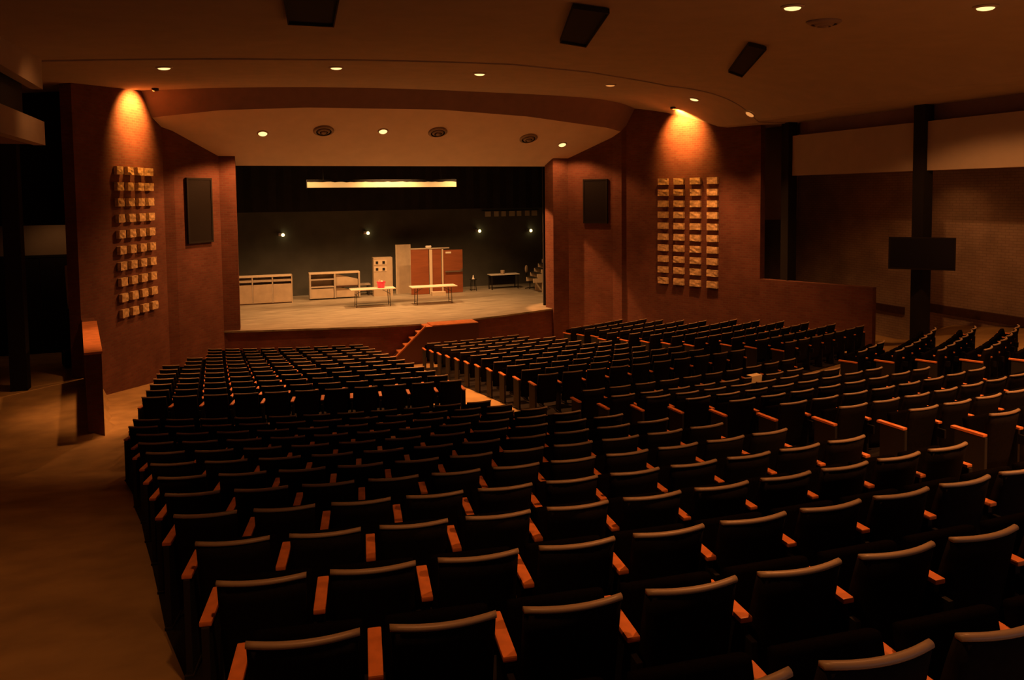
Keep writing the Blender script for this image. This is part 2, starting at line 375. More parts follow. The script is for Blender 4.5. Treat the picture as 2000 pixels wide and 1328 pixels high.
# ------------------------------------------------------------------ raised stone blocks on the two pattern walls
def blocks(P0, P1, s0, s1, ztop, zbot, nm, flip):
    a = Vector((P0[0], P0[1], 0)); d = (Vector((P1[0], P1[1], 0)) - a); L = d.length; d.normalize()
    n = Vector((d.y, -d.x, 0))             # towards the house
    rz = atan2(d.y, d.x)
    pitch = (s1 - s0) / 4.0
    for r in range(10):
        for c in range(4):
            m = MB(); w = pitch * 0.60; h = 0.225; dp = 0.10
            t = bmesh.new(); bmesh.ops.create_cube(t, size=1.0); bmesh.ops.subdivide_edges(t, edges=list(t.edges), cuts=2, use_grid_fill=True)
            rr = random.Random(r * 17 + c + (5 if flip else 0))
            for v in t.verts:
                j = 0.010 if v.co.y < -0.4 else 0.002
                v.co = Vector((v.co.x * w + rr.uniform(-j, j) * 0.5, v.co.y * dp + rr.uniform(-j, j), v.co.z * h + rr.uniform(-j, j) * 0.5))
            m._add(t, Matrix.Identity(4), 0)
            sc = s0 + (c + 0.5) * pitch
            z = ztop - 0.12 - r * (ztop - zbot - 0.235) / 9.0
            p = a + d * sc + n * (dp / 2 + 0.012)
            o = m.build('stone_block', M['block'], None, (p.x, p.y, z), rz)
            col_word = ('leftmost', 'second from left', 'third from left', 'rightmost')[c]
            row_word = 'top row' if r == 0 else ('bottom row' if r == 9 else '%s row down' % ORD[r + 1])
            tag(o, 'rough tan block %s, %s of the %s wall' % (col_word, row_word, nm), 'stone block', 'raised blocks on the %s brick wall' % nm)
Ll = hypot(WL[1][0] - WL[0][0], WL[1][1] - WL[0][1])
blocks(WL[0], WL[1], 1.60, 3.72, 5.40, 1.22, 'left', False)
blocks(WR[0], WR[1], 1.36, 4.06, 5.02, 1.24, 'right', True)

# ------------------------------------------------------------------ grilles in the splay walls
def on_line(A, B, t): return (A[0] + (B[0] - A[0]) * t, A[1] + (B[1] - A[1]) * t)
def grille(A, B, t0, t1, z0, z1, label):
    p0 = on_line(A, B, t0); p1 = on_line(A, B, t1); w = hypot(p1[0] - p0[0], p1[1] - p0[1]); rz = atan2(B[1] - A[1], B[0] - A[0])
    n = Vector((sin(rz), -cos(rz), 0))
    c = Vector(((p0[0] + p1[0]) / 2, (p0[1] + p1[1]) / 2, (z0 + z1) / 2)) + n * 0.045
    e = empty('loudspeaker_grille', c, rz); tag(e, label, 'speaker grille', 'tall dark grilles either side of the stage')
    h = z1 - z0
    m = MB(); m.box((0, 0, 0), (w - 0.1, 0.05, h - 0.1)); m.build('cloth_panel', M['grille'], e)
    m = MB()
    for sx in (-1, 1): m.box((sx * (w / 2 - 0.03), -0.01, 0), (0.06, 0.07, h))
    for sz in (-1, 1): m.box((0, -0.01, sz * (h / 2 - 0.03)), (w - 0.12, 0.07, 0.06))
    m.build('frame', M['black'], e)
grille((6.55, -0.5), (7.70, -2.02), 0.36, 0.90, 3.36, 5.06, 'tall dark speaker grille on the brick right of the stage opening')
grille((-7.55, -1.95), (-6.25, -0.5), 0.22, 0.78, 3.05, 5.15, 'tall dark speaker grille on the brick left of the stage opening')

# ------------------------------------------------------------------ ceiling fittings
def normal_rot(fn, x, y):
    e = 0.05; n = Vector((-(fn(x + e, y) - fn(x - e, y)) / (2 * e), -(fn(x, y + e) - fn(x, y - e)) / (2 * e), 1)).normalized()
    return n
def downlight(x, y, fn, label, r=0.13, lit='lamp', group='round ceiling downlights', power=0, ang=72, blend=0.5):
    z = fn(x, y); n = normal_rot(fn, x, y)
    e = empty('downlight', (x, y, z)); e.rotation_euler = n.to_track_quat('Z', 'Y').to_euler()
    tag(e, label, 'ceiling light', group)
    m = MB(); m.lathe([(r, 0.0), (r + 0.045, -0.003), (r + 0.04, -0.014), (r + 0.008, -0.024), (r, -0.03), (r, 0.0)], 24); m.build('trim_ring', M['ring'], e, smooth=True)
    m = MB(); m.lathe([(0.001, -0.062), (r * 0.5, -0.058), (r * 0.85, -0.046), (r - 0.004, -0.03), (r - 0.004, -0.004), (0.001, -0.004)], 22); m.build('lamp_face', M[lit], e)
    if power: spot((x - n.x * 0.11, y - n.y * 0.11, z - n.z * 0.11), power, ang, blend)
f1 = lambda x, y: c1_z(y)
f2 = lambda x, y: ceil_z(x, y)
f3 = lambda x, y: ceil_z(x, y) + ST
for i, (x, y) in enumerate([(-4.88, -1.90), (-1.03, -2.15), (5.86, -1.49)]):
    downlight(x, y, f1, 'lit downlight in the sloping stage-front ceiling, %s' % ('left of the three', 'middle of the three', 'near its right end')[i],
              r=0.14, group='downlights over the stage front', power=P_C1 * (0.9, 1.2, 0.25)[i], ang=138, blend=0.35)
C2 = [(-7.25, -9.33, 'lampl', 'above the left brick wall'), (-3.53, -9.47, 'lamp', 'left of the centre of the curve'), (0.12, -9.15, 'lamp', 'nearest the centre line'),
      (4.53, -7.89, 'lampdim', 'dim and left of the right wall wash'), (7.95, -7.06, 'lamp', 'just above the right wall wash'), (9.13, -8.30, 'lampdim', 'faint and furthest right')]
for x, y, l, w in C2:
    downlight(x, y, f2, 'round downlight in the curved ceiling band, %s' % w, r=0.135, lit='lampdim' if l == 'lampdim' else 'lamp', group='downlights along the curved ceiling band',
              power=P_C2 * {'lamp': 3.4 if x == 0.12 else (1.5 if x > 5 else 1.0), 'lampl': 0.45, 'lampdim': 0.4}[l], ang=82, blend=0.7)
C3 = [(1.61, -19.00, 'left of the two above the right seats'), (4.11, -20.03, 'brightest and nearest the top right corner')]
for x, y, w in C3:
    downlight(x, y, f3, 'round downlight in the upper ceiling, %s' % w, r=0.12, group='downlights in the upper house ceiling', power=P_C3, ang=88, blend=0.7)
# the same row of house lights goes on behind the camera
for i, (x, y, pw) in enumerate([(5.4, -22.0, 1.5), (-2.0, -24.2, 0.9), (1.8, -24.2, 2.2), (-5.6, -25.5, 0.35), (7.6, -17.0, 1.0)]):
    spot((x, y, f3(x, y) - 0.06), P_C3 * pw, 88, 0.7)
spot((7.4, -15.6, ceil_z(7.4, -15.6) - 0.08), 330, 142, 0.3)  # unseen spot added to brighten the right bulkhead
# wall washers tight to the tops of the pattern walls
def washer(A, B, t, label, power):
    p = on_line(A, B, t); dx, dy = B[0] - A[0], B[1] - A[1]; L = hypot(dx, dy); n = Vector((dy / L, -dx / L, 0))
    x, y = p[0] + n.x * 0.7, p[1] + n.y * 0.7; z = ceil_z(x, y) - 0.02
    e = empty('wall_washer', (x, y, z)); tag(e, label, 'ceiling light', 'wall washers over the patterned walls')
    m = MB(); m.lathe([(0.075, 0.02), (0.095, 0.015), (0.095, -0.05), (0.075, -0.06), (0.07, 0.0)], 20); m.build('can', M['darksteel'], e, smooth=True)
    m = MB(); m.cyl((0, 0, -0.012), (0, 0, 0.008), 0.066, seg=16); m.build('lamp_face', M['lampdim'], e)
    spot((x, y, z - 0.07), power, 100, 0.8, color=(1.0, 0.34, 0.06), direction=(-n.x * 0.788, -n.y * 0.788, -0.616), radius=0.05)
washer(WL[0], WL[1], 0.63, 'small can light washing the patterned left wall from above', P_WASH)
washer(WR[0], WR[1], 0.47, 'small can light washing the patterned right wall from above', P_WASH)
# unseen area fill behind the camera, added to lift the blacks
al = bpy.data.lights.new('rear_fill', 'AREA'); al.shape = 'RECTANGLE'; al.size = 7.0; al.size_y = 2.2; al.energy = 34.0; al.color = (1.0, 0.62, 0.55)
ao = bpy.data.objects.new('rear_fill', al); COL.objects.link(ao); ao.location = (0, -30.6, 3.6); ao.rotation_euler = (radians(90), 0, 0)
# left side: an added bulkhead spot, then the aisle lamps
spot((-7.9, -12.6, 6.9), 30, 90, 1.0, direction=(-1, 0.5, -0.8))  # unseen, added to brighten the left bulkhead face
spot((-8.35, -9.6, 7.1), 900, 36, 0.8)
spot((-10.7, -3.2, 3.72), 9, 140, 0.8, color=(1.0, 0.42, 0.14), direction=(0, 0.5, -0.6))
spot((-10.2, -14.5, 6.9), 170, 80, 0.9)
spot((-8.9, -20.5, 6.6), 140, 84, 0.9)
# side aisle lamps, up in the side ceilings
for x, y, pw, w in [(12.0, -18.5, 1.0, 'right side aisle, rear'), (12.0, -12.5, 0.6, 'right side aisle, front'), (-11.4, -8.0, 0.5, 'left side aisle')]:
    if x > 0: spot((x, y, 4.96), P_SIDE * pw, 150, 1.0)

def hatch(pts, label):
    c = [sum(p[i] for p in pts) / 4 for i in (0, 1)]
    e = empty('ceiling_hatch', (c[0], c[1], f3(c[0], c[1]) - 0.02)); tag(e, label, 'ceiling opening', 'dark rectangular slots in the house ceiling')
    q = [Vector((p[0] - c[0], p[1] - c[1], f3(p[0], p[1]) - f3(c[0], c[1]))) for p in pts]
    m = MB(); m.prism(q, (0, 0, -0.03)); m.build('dark_panel', M['black'], e)  # flat panel, the darkness inside the slot painted in black
    m = MB()
    for i in range(4):
        a, b = q[i], q[(i + 1) % 4]; ia, ib = a * 0.94, b * 0.94
        m.prism([a + Vector((0, 0, -0.031)), b + Vector((0, 0, -0.031)), ib + Vector((0, 0, -0.031)), ia + Vector((0, 0, -0.031))], (0, 0, -0.04))
    m.build('rim', M['black'], e)
hatch([(-5.10, -15.74), (-4.39, -15.63), (-4.62, -17.9), (-5.32, -17.9)], 'dark rectangular slot in the upper ceiling, leftmost of three')
hatch([(-0.25, -15.01), (0.44, -14.69), (-0.77, -17.95), (-1.43, -18.11)], 'dark rectangular slot in the upper ceiling, middle of three')
hatch([(5.39, -12.32), (6.25, -11.71), (3.77, -15.74), (3.09, -16.08)], 'dark rectangular slot in the upper ceiling, rightmost of three')
def round_vent(x, y, fn, r, label, group):
    n = normal_rot(fn, x, y); e = empty('air_vent', (x, y, fn(x, y))); e.rotation_euler = n.to_track_quat('Z', 'Y').to_euler(); tag(e, label, 'air vent', group)
    m = MB(); m.lathe([(r, 0), (r * 1.02, -0.02), (r * 0.78, -0.06), (r * 0.74, -0.05), (r * 0.95, -0.005)], 28); m.build('outer_cone', M['vent'], e, smooth=True)
    m = MB(); m.lathe([(r * 0.6, -0.01), (r * 0.62, -0.04), (r * 0.42, -0.09), (r * 0.38, -0.08), (r * 0.55, -0.02)], 28); m.build('middle_cone', M['vent'], e, smooth=True)
    m = MB(); m.lathe([(0.001, -0.11), (r * 0.24, -0.10), (r * 0.3, -0.06), (r * 0.25, -0.05), (0.001, -0.06)], 24); m.build('centre_disc', M['vent'], e, smooth=True)
    m = MB(); m.cyl((0, 0, -0.006), (0, 0, -0.002), r * 0.97, seg=28); m.build('dark_throat', M['black'], e)
for x, y, w in [(-2.98, -2.11, 'left'), (0.87, -2.15, 'middle'), (4.35, -1.86, 'right')]:
    round_vent(x, y, f1, 0.33, 'round air vent in the stage-front ceiling, %s of three' % w, 'round vents over the stage front')
round_vent(2.89, -18.22, f3, 0.26, 'round air vent in the upper ceiling near the right lamps', 'vents in the upper ceiling')

# ------------------------------------------------------------------ things on the stage
# long counter unit at the left
e = empty('counter_unit', (-4.72, 5.75, 0), radians(-1.5)); tag(e, 'long pale counter unit with three bays, left on the stage', 'counter')
W_, H_, D_ = 2.42, 1.20, 0.5
m = MB(); m.box((0, D_ - 0.02, H_ / 2), (W_, 0.03, H_)); m.box((-W_ / 2 + 0.02, D_ / 2, H_ / 2), (0.04, D_, H_)); m.box((W_ / 2 - 0.02, D_ / 2, H_ / 2), (0.04, D_, H_)); m.build('carcass', M['tan'], e)
m = MB(); m.box((0, D_ / 2, H_ - 0.03), (W_, D_, 0.06), bevel=0.008); m.build('top', M['tanpale'], e)
for i in range(3):
    x = -W_ / 2 + (i + 0.5) * W_ / 3
    m = MB(); m.box((x, 0.03, 0.44), (W_ / 3 - 0.06, 0.03, 0.78), bevel=0.005); m.build('front_panel', M['tan'], e)
    m = MB(); m.box((x, 0.12, 0.98), (W_ / 3 - 0.06, 0.2, 0.09), bevel=0.004); m.build('shelf', M['greypaint'], e)
for i in (1, 2):
    m = MB(); m.box((-W_ / 2 + i * W_ / 3, 0.06, 0.6), (0.05, 0.09, 1.12)); m.build('divider', M['greypaint'], e)
m = MB(); m.box((0, 0.06, 0.06), (W_, 0.07, 0.10)); m.build('plinth', M['darkwood'], e)
# open shelf unit
e = empty('shelf_unit', (-1.68, 6.1, 0), radians(-1.5)); tag(e, 'open pale timber shelf unit with a slanted panel, behind the folding table', 'shelf unit')
W_, H_, D_ = 2.18, 1.18, 0.5
m = MB()
for sx in (-W_ / 2 + 0.035, 0.0, W_ / 2 - 0.035): m.box((sx, D_ / 2, H_ / 2), (0.07, D_, H_ - 0.12))
m.build('upright_frame', M['greypaint'], e)
m = MB(); m.box((0, D_ / 2, H_ - 0.03), (W_, D_, 0.06), bevel=0.006); m.build('top', M['tanpale'], e)
m = MB(); m.box((-W_ / 4, D_ - 0.03, 0.57), (W_ / 2 - 0.08, 0.03, 1.08)); m.build('back_panel', M['tan'], e)
for z in (0.55, 0.88):
    m = MB(); m.box((-W_ / 4, D_ / 2 - 0.02, z), (W_ / 2 - 0.08, D_ - 0.08, 0.05), bevel=0.004); m.build('shelf', M['greypaint'], e)
m = MB(); m.box((-W_ / 4, 0.05, 0.27), (W_ / 2 - 0.12, 0.03, 0.42)); m.build('lower_front', M['tan'], e)
m = MB(); m.prism([(0.05, 0.10, 0.58), (W_ / 2 - 0.08, 0.10, 0.58), (W_ / 2 - 0.08, 0.10, 0.84), (0.05, 0.10, 1.10)], (0, 0.03, 0)); m.build('slanted_panel', M['tan'], e)
m = MB(); m.box((W_ / 4, 0.06, 0.55), (W_ / 2 - 0.08, 0.10, 0.05)); m.build('mid_rail', M['darkwood'], e)
m = MB(); m.prism([(0.05, 0.10, 0.06), (W_ / 2 - 0.1, 0.10, 0.06), (W_ / 2 - 0.1, 0.10, 0.30), (0.25, 0.10, 0.50), (0.05, 0.10, 0.50)], (0, 0.03, 0)); m.build('lower_slanted_panel', M['tan'], e)
# dark low bench behind the table
e = empty('work_bench', (-0.66, 7.0, 0)); tag(e, 'low dark bench standing between the shelf unit and the oven cabinet', 'bench')
m = MB(); m.box((0, 0, 0.50), (1.3, 0.45, 0.06)); m.build('top', M['greypaint'], e)
for sx in (-0.58, 0.58):
    m = MB(); m.box((sx, 0, 0.235), (0.07, 0.4, 0.47)); m.build('leg', M['darksteel'], e)
# cabinet with four little dark windows
e = empty('oven_cabinet', (0.48, 6.45, 0), radians(-2)); tag(e, 'tall tan cabinet with four small dark square windows near its top', 'cabinet')
m = MB(); m.box((0, 0, 0.87), (0.86, 0.45, 1.74), bevel=0.006); m.build('body', M['tan'], e)
for z in (1.52, 1.22):
    m = MB(); m.box((-0.12, -0.232, z), (0.56, 0.02, 0.21), bevel=0.004); f = m.build('window_strip', M['tanpale'], e)
    for sx in (-0.27, 0.03):
        m = MB(); m.box((sx, -0.246, z), (0.11, 0.015, 0.12)); m.build('dark_pane', M['black'], f)
# tall flat
e = empty('scenery_flat', (1.52, 6.75, 0), radians(-3)); tag(e, 'tall narrow plywood scenery flat beside the red-brown doors', 'scenery flat')
m = MB(); m.box((0, 0, 1.13), (0.62, 0.03, 2.26)); m.build('face', M['tan'], e)
m = MB(); m.box((-0.33, 0.04, 1.13), (0.05, 0.1, 2.26)); m.box((0.32, 0.04, 1.13), (0.04, 0.1, 2.26)); m.box((0, 0.05, 2.22), (0.62, 0.07, 0.06)); m.box((0, 0.05, 0.05), (0.62, 0.07, 0.06)); m.build('frame', M['tanpale'], e)
m = MB(); m.prism([(-0.03, 0.08, 0.0), (-0.03, 0.7, 0.0), (-0.03, 0.08, 1.2)], (0.06, 0, 0)); m.build('brace', M['tan'], e)
# pair of doors in a scenery frame
e = empty('scenery_doors', (2.1, 6.05, 0), radians(-1)); tag(e, 'red-brown scenery doors with pale posts and a push bar', 'doors')
m = MB(); m.box((0.02, 0, 1.04), (0.82, 0.05, 2.06), bevel=0.004); m.build('left_panel', M['doorwood'], e)
m = MB(); m.box((0.52, -0.04, 1.02), (0.13, 0.09, 2.04), bevel=0.006); m.build('wide_post', M['tanpale'], e)
m = MB(); m.box((0.80, 0, 1.03), (0.42, 0.04, 2.04)); m.build('middle_panel', M['doorwood'], e)
m = MB(); m.box((1.07, -0.03, 1.02), (0.07, 0.08, 2.04), bevel=0.006); m.build('narrow_post', M['tanpale'], e)
dl = MB(); dl.box((1.58, 0.02, 1.0), (0.92, 0.045, 1.98), bevel=0.005); dr = dl.build('door_leaf', M['doorwood'], e)
m = MB(); m.box((1.60, -0.06, 1.0), (0.82, 0.05, 0.06), bevel=0.012); m.box((1.98, -0.055, 1.04), (0.09, 0.06, 0.14), bevel=0.012); m.build('push_bar', M['steel'], dr)
m = MB(); m.box((1.36, -0.01, 1.87), (0.26, 0.015, 0.08)); m.build('sign_plate', M['white'], dr)
m = MB(); m.box((0.5, 0, 2.09), (2.7 - 0.9, 0.08, 0.05)); m.build('head_rail', M['greypaint'], e)
o = MB().box((0, 0, 0.05), (0.24, 0.14, 0.10), bevel=0.03).ball((0.10, -0.02, 0.06), 0.05).build('emergency_light', M['white'], None, (2.52, 6.05, 2.115)); tag(o, 'small pale box lamp sitting on top of the scenery doors', 'lamp box')
o = MB().box((0, 0, 0.09), (0.62, 0.3, 0.18), bevel=0.01).build('low_box', M['tanpale'], None, (2.78, 5.35, 0)); tag(o, 'low pale wooden box under the right folding table', 'box')
# folding tables
def folding_table(x, y, L, label, rz):
    e = empty('folding_table', (x, y, 0), rz); tag(e, label, 'table', 'white folding tables on the stage')
    m = MB(); m.box((0, 0, 0.725), (L, 0.72, 0.04), bevel=0.015); m.build('tabletop', M['tabletop'], e)
    for sx in (-1, 1):
        xx = sx * (L / 2 - 0.22)
        for sy in (-1, 1):
            m = MB(); m.cyl((xx, sy * 0.26, 0.0), (xx - sx * 0.03, sy * 0.26, 0.71), 0.014, seg=10); m.build('leg', M['darksteel'], e)
        m = MB(); m.cyl((xx, -0.26, 0.12), (xx, 0.26, 0.12), 0.011, seg=8); m.cyl((xx, -0.26, 0.5), (xx, 0.26, 0.5), 0.011, seg=8)
        m.cyl((xx, 0, 0.5), (xx - sx * 0.35, 0, 0.70), 0.010, seg=8); m.build('brace', M['darksteel'], e)
folding_table(-0.55, 3.25, 1.82, 'white folding table carrying the pink bucket', radians(-2))
folding_table(1.93, 2.98, 1.92, 'empty white folding table in front of the scenery doors', radians(-1))
e = empty('bucket', (-0.20, 3.2, 0.747)); tag(e, 'bright pink plastic bucket on the left folding table', 'bucket')
m = MB(); m.lathe([(0.001, 0.004), (0.125, 0.0), (0.135, 0.01), (0.175, 0.24), (0.185, 0.25), (0.178, 0.255), (0.165, 0.245), (0.125, 0.02), (0.001, 0.015)], 28); m.build('tub', M['pink'], e, smooth=True)
m = MB(); m.box((-0.08, 0.0, 0.26), (0.06, 0.05, 0.16), rot=Matrix.Rotation(0.4, 4, 'Y'), bevel=0.01); m.ball((0.03, 0.02, 0.25), 0.06, (1, 1, 0.7)); m.build('contents', M['tabletop'], e)
m = MB()
for i in range(12):
    a0 = pi * i / 12; a1 = pi * (i + 1) / 12
    m.cyl((0.178 * cos(a0), -0.178 * sin(a0) * 0.55, 0.235 - 0.12 * sin(a0)), (0.178 * cos(a1), -0.178 * sin(a1) * 0.55, 0.235 - 0.12 * sin(a1)), 0.006, seg=6)
m.build('handle', M['pink'], e)
# right rear: desk, round thing, stepped unit, small cone
e = empty('desk', (6.30, 6.45, 0)); tag(e, 'narrow dark-legged desk in the gloom at the right rear of the stage', 'desk')
m = MB(); m.box((0, 0, 0.70), (1.46, 0.55, 0.035), bevel=0.006); m.build('desktop', M['white'], e)
for sx in (-0.66, 0.66):
    for sy in (-0.22, 0.22):
        m = MB(); m.box((sx, sy, 0.34), (0.04, 0.04, 0.68)); m.build('leg', M['black'], e)
m = MB(); m.box((0, 0.2, 0.42), (1.3, 0.03, 0.46)); m.build('modesty_panel', M['black'], e)
o = MB().lathe([(0.001, 0), (0.085, 0.0), (0.095, 0.02), (0.10, 0.17), (0.092, 0.19), (0.001, 0.185)], 20).build('tub', M['tan'], None, (6.22, 6.35, 0.7185), smooth=True); tag(o, 'small round tan tub on the dark desk', 'tub')
e = empty('swivel_chair', (7.35, 6.1, 0), radians(30)); tag(e, 'dark chair with a pale oval back beside the stepped unit', 'chair')
m = MB(); m.ball((0, 0.0, 0.93), 0.15, (0.75, 0.18, 1.25)); m.build('backrest', M['tanpale'], e, smooth=True)
m = MB(); m.box((0, -0.20, 0.50), (0.42, 0.40, 0.07), bevel=0.02); m.build('seat', M['black'], e)
m = MB(); m.cyl((0, -0.2, 0.05), (0, -0.2, 0.47), 0.025); m.box((0, 0.0, 0.64), (0.05, 0.03, 0.36)); m.box((0, -0.02, 0.475), (0.05, 0.1, 0.03)); m.build('stem', M['black'], e)
m = MB()
for i in range(5):
    a = 2 * pi * i / 5; m.cyl((0, -0.2, 0.07), (0.24 * cos(a), -0.2 + 0.24 * sin(a), 0.02), 0.018, seg=8)
m.build('star_base', M['black'], e)
e = empty('step_unit', (7.42, 4.35, 0)); tag(e, 'pale stepped wooden unit rising behind the right stage edge', 'steps')
prof = [(0.02, 0.0), (0.02, 0.46), (-0.42, 0.46), (-0.42, 0.66), (-0.22, 0.66), (-0.22, 0.86), (-0.02, 0.86), (-0.02, 1.06), (0.18, 1.06), (0.18, 1.26), (0.38, 1.26), (0.38, 1.46), (0.62, 1.46), (0.62, 0.0)]
m = MB(); m.prism([(x, 0, z) for x, z in prof], (0, 0.06, 0)); m.build('side_string', M['tanpale'], e)
m = MB(); m.prism([(x, 0.84, z) for x, z in prof], (0, 0.06, 0)); m.build('side_string', M['tanpale'], e)
for i in range(6):
    m = MB(); m.box((-0.31 + i * 0.2, 0.45, 0.675 + i * 0.2), (0.24, 0.90, 0.03), bevel=0.004); m.build('tread', M['black'], e)
o = MB().lathe([(0.075, 0.0), (0.075, 0.012), (0.05, 0.014), (0.012, 0.19), (0.001, 0.195)], 16).build('marker_cone', M['white'], None, (4.75, 6.35, 0.55), smooth=True); tag(o, 'small pale cone on the dark stool right of the scenery doors', 'cone')
e = empty('stool', (4.75, 6.35, 0)); tag(e, 'small black stool under the pale cone', 'stool')
m = MB(); m.cyl((0, 0, 0.52), (0, 0, 0.55), 0.17, seg=20); m.build('seat', M['black'], e)
for i in range(4):
    a = pi / 4 + pi / 2 * i; m = MB(); m.cyl((0.17 * cos(a), 0.17 * sin(a), 0), (0.11 * cos(a), 0.11 * sin(a), 0.52), 0.014, seg=8); m.build('leg', M['black'], e)
# work lamps on the back wall
for i, (x, z) in enumerate([(-3.70, 2.80), (0.11, 2.78), (5.58, 2.73), (8.29, 2.68)]):
    e = empty('work_lamp', (x, 7.86, z)); tag(e, 'bare glowing work lamp on the dark back wall, %s' % ('furthest left', 'above the oven cabinet', 'right of the scenery doors', 'furthest right near the brick edge')[i], 'work lamp', 'work lamps along the stage back wall')
    m = MB(); m.box((-0.12, 0.03, 0.03), (0.16, 0.14, 0.14), bevel=0.03); m.build('reflector', M['steel'], e)
    m = MB(); m.ball((0, -0.03, 0), 0.075); m.build('bulb', M['bulb'], e, smooth=True)
    m = MB(); m.box((-0.06, 0.115, 0.02), (0.1, 0.05, 0.1)); m.build('wall_plate', M['darksteel'], e)
e = empty('border_drape', (0, 6.9, 3.85)); tag(e, 'black border drape hanging across the top of the dark stage', 'drape')
m = MB()
for i in range(60):
    x0 = -10.0 + 20.0 * i / 60; x1 = x0 + 20.0 / 60; ya, ybk = (0.0, 0.06) if i % 2 else (0.06, 0.0)
    m.prism([(x0, ya, 0), (x1, ybk, 0), (x1, ybk, 3.4), (x0, ya, 3.4)], (0, 0.02, 0))
m.build('cloth', M['curtain'], e)
m = MB(); m.cyl((-10.1, 0.04, 3.43), (10.1, 0.04, 3.43), 0.03, seg=8); m.cyl((-7, 0.04, 3.43), (-7, 0.04, 3.56), 0.012, seg=6); m.cyl((7, 0.04, 3.43), (7, 0.04, 3.56), 0.012, seg=6); m.build('pipe', M['darksteel'], e)
# rope rail high on the back wall
e = empty('rope_rail', (7.18, 7.75, 3.58)); tag(e, 'high rail of dim pale rope tags at the right rear of the stage', 'rope rail')
m = MB(); m.cyl((-1.5, 0, 0.14), (1.5, 0, 0.14), 0.03, seg=10); m.build('pipe', M['darksteel'], e)
for i in range(7):
    m = MB(); m.box((-1.2 + i * 0.41 + 0.03 * (i % 2), -0.03, -0.02), (0.24 if i % 3 else 0.30, 0.03, 0.26), bevel=0.02); m.build('rope_tag', M['greypaint'], e)
m = MB(); m.box((-1.4, 0.11, 0.14), (0.05, 0.2, 0.05)); m.box((1.4, 0.11, 0.14), (0.05, 0.2, 0.05)); m.build('bracket', M['darksteel'], e)
# lit border behind the opening, built as a glowing band
e = empty('lit_border', (-0.02, 3.0, 4.97)); tag(e, 'long lit border built as a glowing strip, high across the dark stage', 'lit border')
m = MB(); m.box((0, 0.09, 0.03), (6.1, 0.12, 0.34), bevel=0.01); m.build('backing', M['black'], e)
m = MB()
rr = random.Random(3)
top = [(-3.03 + 6.06 * i / 40, 0.0, 0.115 - rr.uniform(0, 0.035)) for i in range(41)]
m.prism([(-3.03, 0.0, -0.115)] + [(3.03, 0.0, -0.115)] + top[::-1], (0, 0.028, 0)); m.build('glow_face', M['strip'], e)
m = MB()
for sx in (-2.4, 2.4): m.cyl((sx, 0.1, 0.2), (sx, 0.1, 2.42), 0.012, seg=6)
m.build('hanger', M['black'], e)
# stage flood lamps hung out of sight above the opening
for x, y, pw in [(-3.6, 2.9, 1.0), (0.2, 2.7, 1.3), (3.6, 2.7, 1.0)]:
    spot((x, y, 6.5), P_STAGE * pw, 100, 0.7, STAGEC, direction=(0, 0.10, -1), radius=0.12)

spot((2.6, 1.2, 6.6), 2800, 32, 0.3, direction=(3.25, -1.4, -4.75), radius=0.06)     # stage side light on the right jamb
# ------------------------------------------------------------------ stairs up to the stage
e = empty('stage_stairs', (-0.9, -1.95, -1.26)); tag(e, 'short wooden stairs lit orange, rising along the stage front to a landing', 'stairs')
SX, SYN, SYF, N = 0.0, -0.62, 0.12, 6
run, rise = 0.225, 1.26 / 6
for i in range(N):
    m = MB(); m.box((0.02 + run * (i + 0.5), (SYN + SYF) / 2, rise * (i + 1) - 0.02), (run + 0.03, SYF - SYN - 0.02, 0.04), bevel=0.006); m.build('tread', M['stair'], e)
for yy, nmx in ((SYN - 0.04, 'near'), (SYF - 0.01, 'far')):
    m = MB()
    if nmx == 'near': m.prism([(-0.06, yy, 0), (-0.06, yy, 0.185), (1.10, yy, 1.265), (run * N + 1.65, yy, 1.295), (run * N + 1.65, yy, 0)], (0, 0.05, 0))
    else: m.prism([(0, yy, 0), (0, yy, 0.10), (run * N, yy, rise * N - 0.08), (run * N + 1.65, yy, rise * N - 0.03), (run * N + 1.65, yy, 0)], (0, 0.05, 0))
    m.build('side_string', M['stairside'], e)
m = MB(); m.prism([(-0.08, SYN - 0.08, 0.175), (1.10, SYN - 0.08, 1.27), (1.10, SYN - 0.08, 1.325), (-0.08, SYN - 0.08, 0.23)], (0, 0.10, 0)); m.build('sloping_cap', M['stair'], e)
m = MB(); m.box((run * N + 0.83, (SYN + SYF) / 2, rise * N + 0.02), (1.66, SYF - SYN, 0.05), bevel=0.006); m.build('landing', M['stair'], e)
m = MB()
for i in range(N): m.box((0.03 + run * i, (SYN + SYF) / 2, rise * (i + 0.5) - 0.02), (0.02, SYF - SYN - 0.04, rise - 0.05))
m.build('riser', M['stairside'], e)

# ------------------------------------------------------------------ television on the right column
e = empty('wall_television', (10.36, -13.52, 2.90), radians(-48)); tag(e, 'wide black flat screen on the dark right-hand column', 'television')
m = MB(); m.box((0, 0, 0), (1.50, 0.09, 0.82), bevel=0.012); m.build('case', M['black'], e)
m = MB(); m.box((0, -0.048, 0.01), (1.42, 0.008, 0.74)); m.build('screen', mat('dark_glass', (0.01, 0.01, 0.012), 0.25), e)
m = MB(); m.box((0, 0.20, 0), (0.12, 0.32, 0.12)); m.build('bracket', M['darksteel'], e)

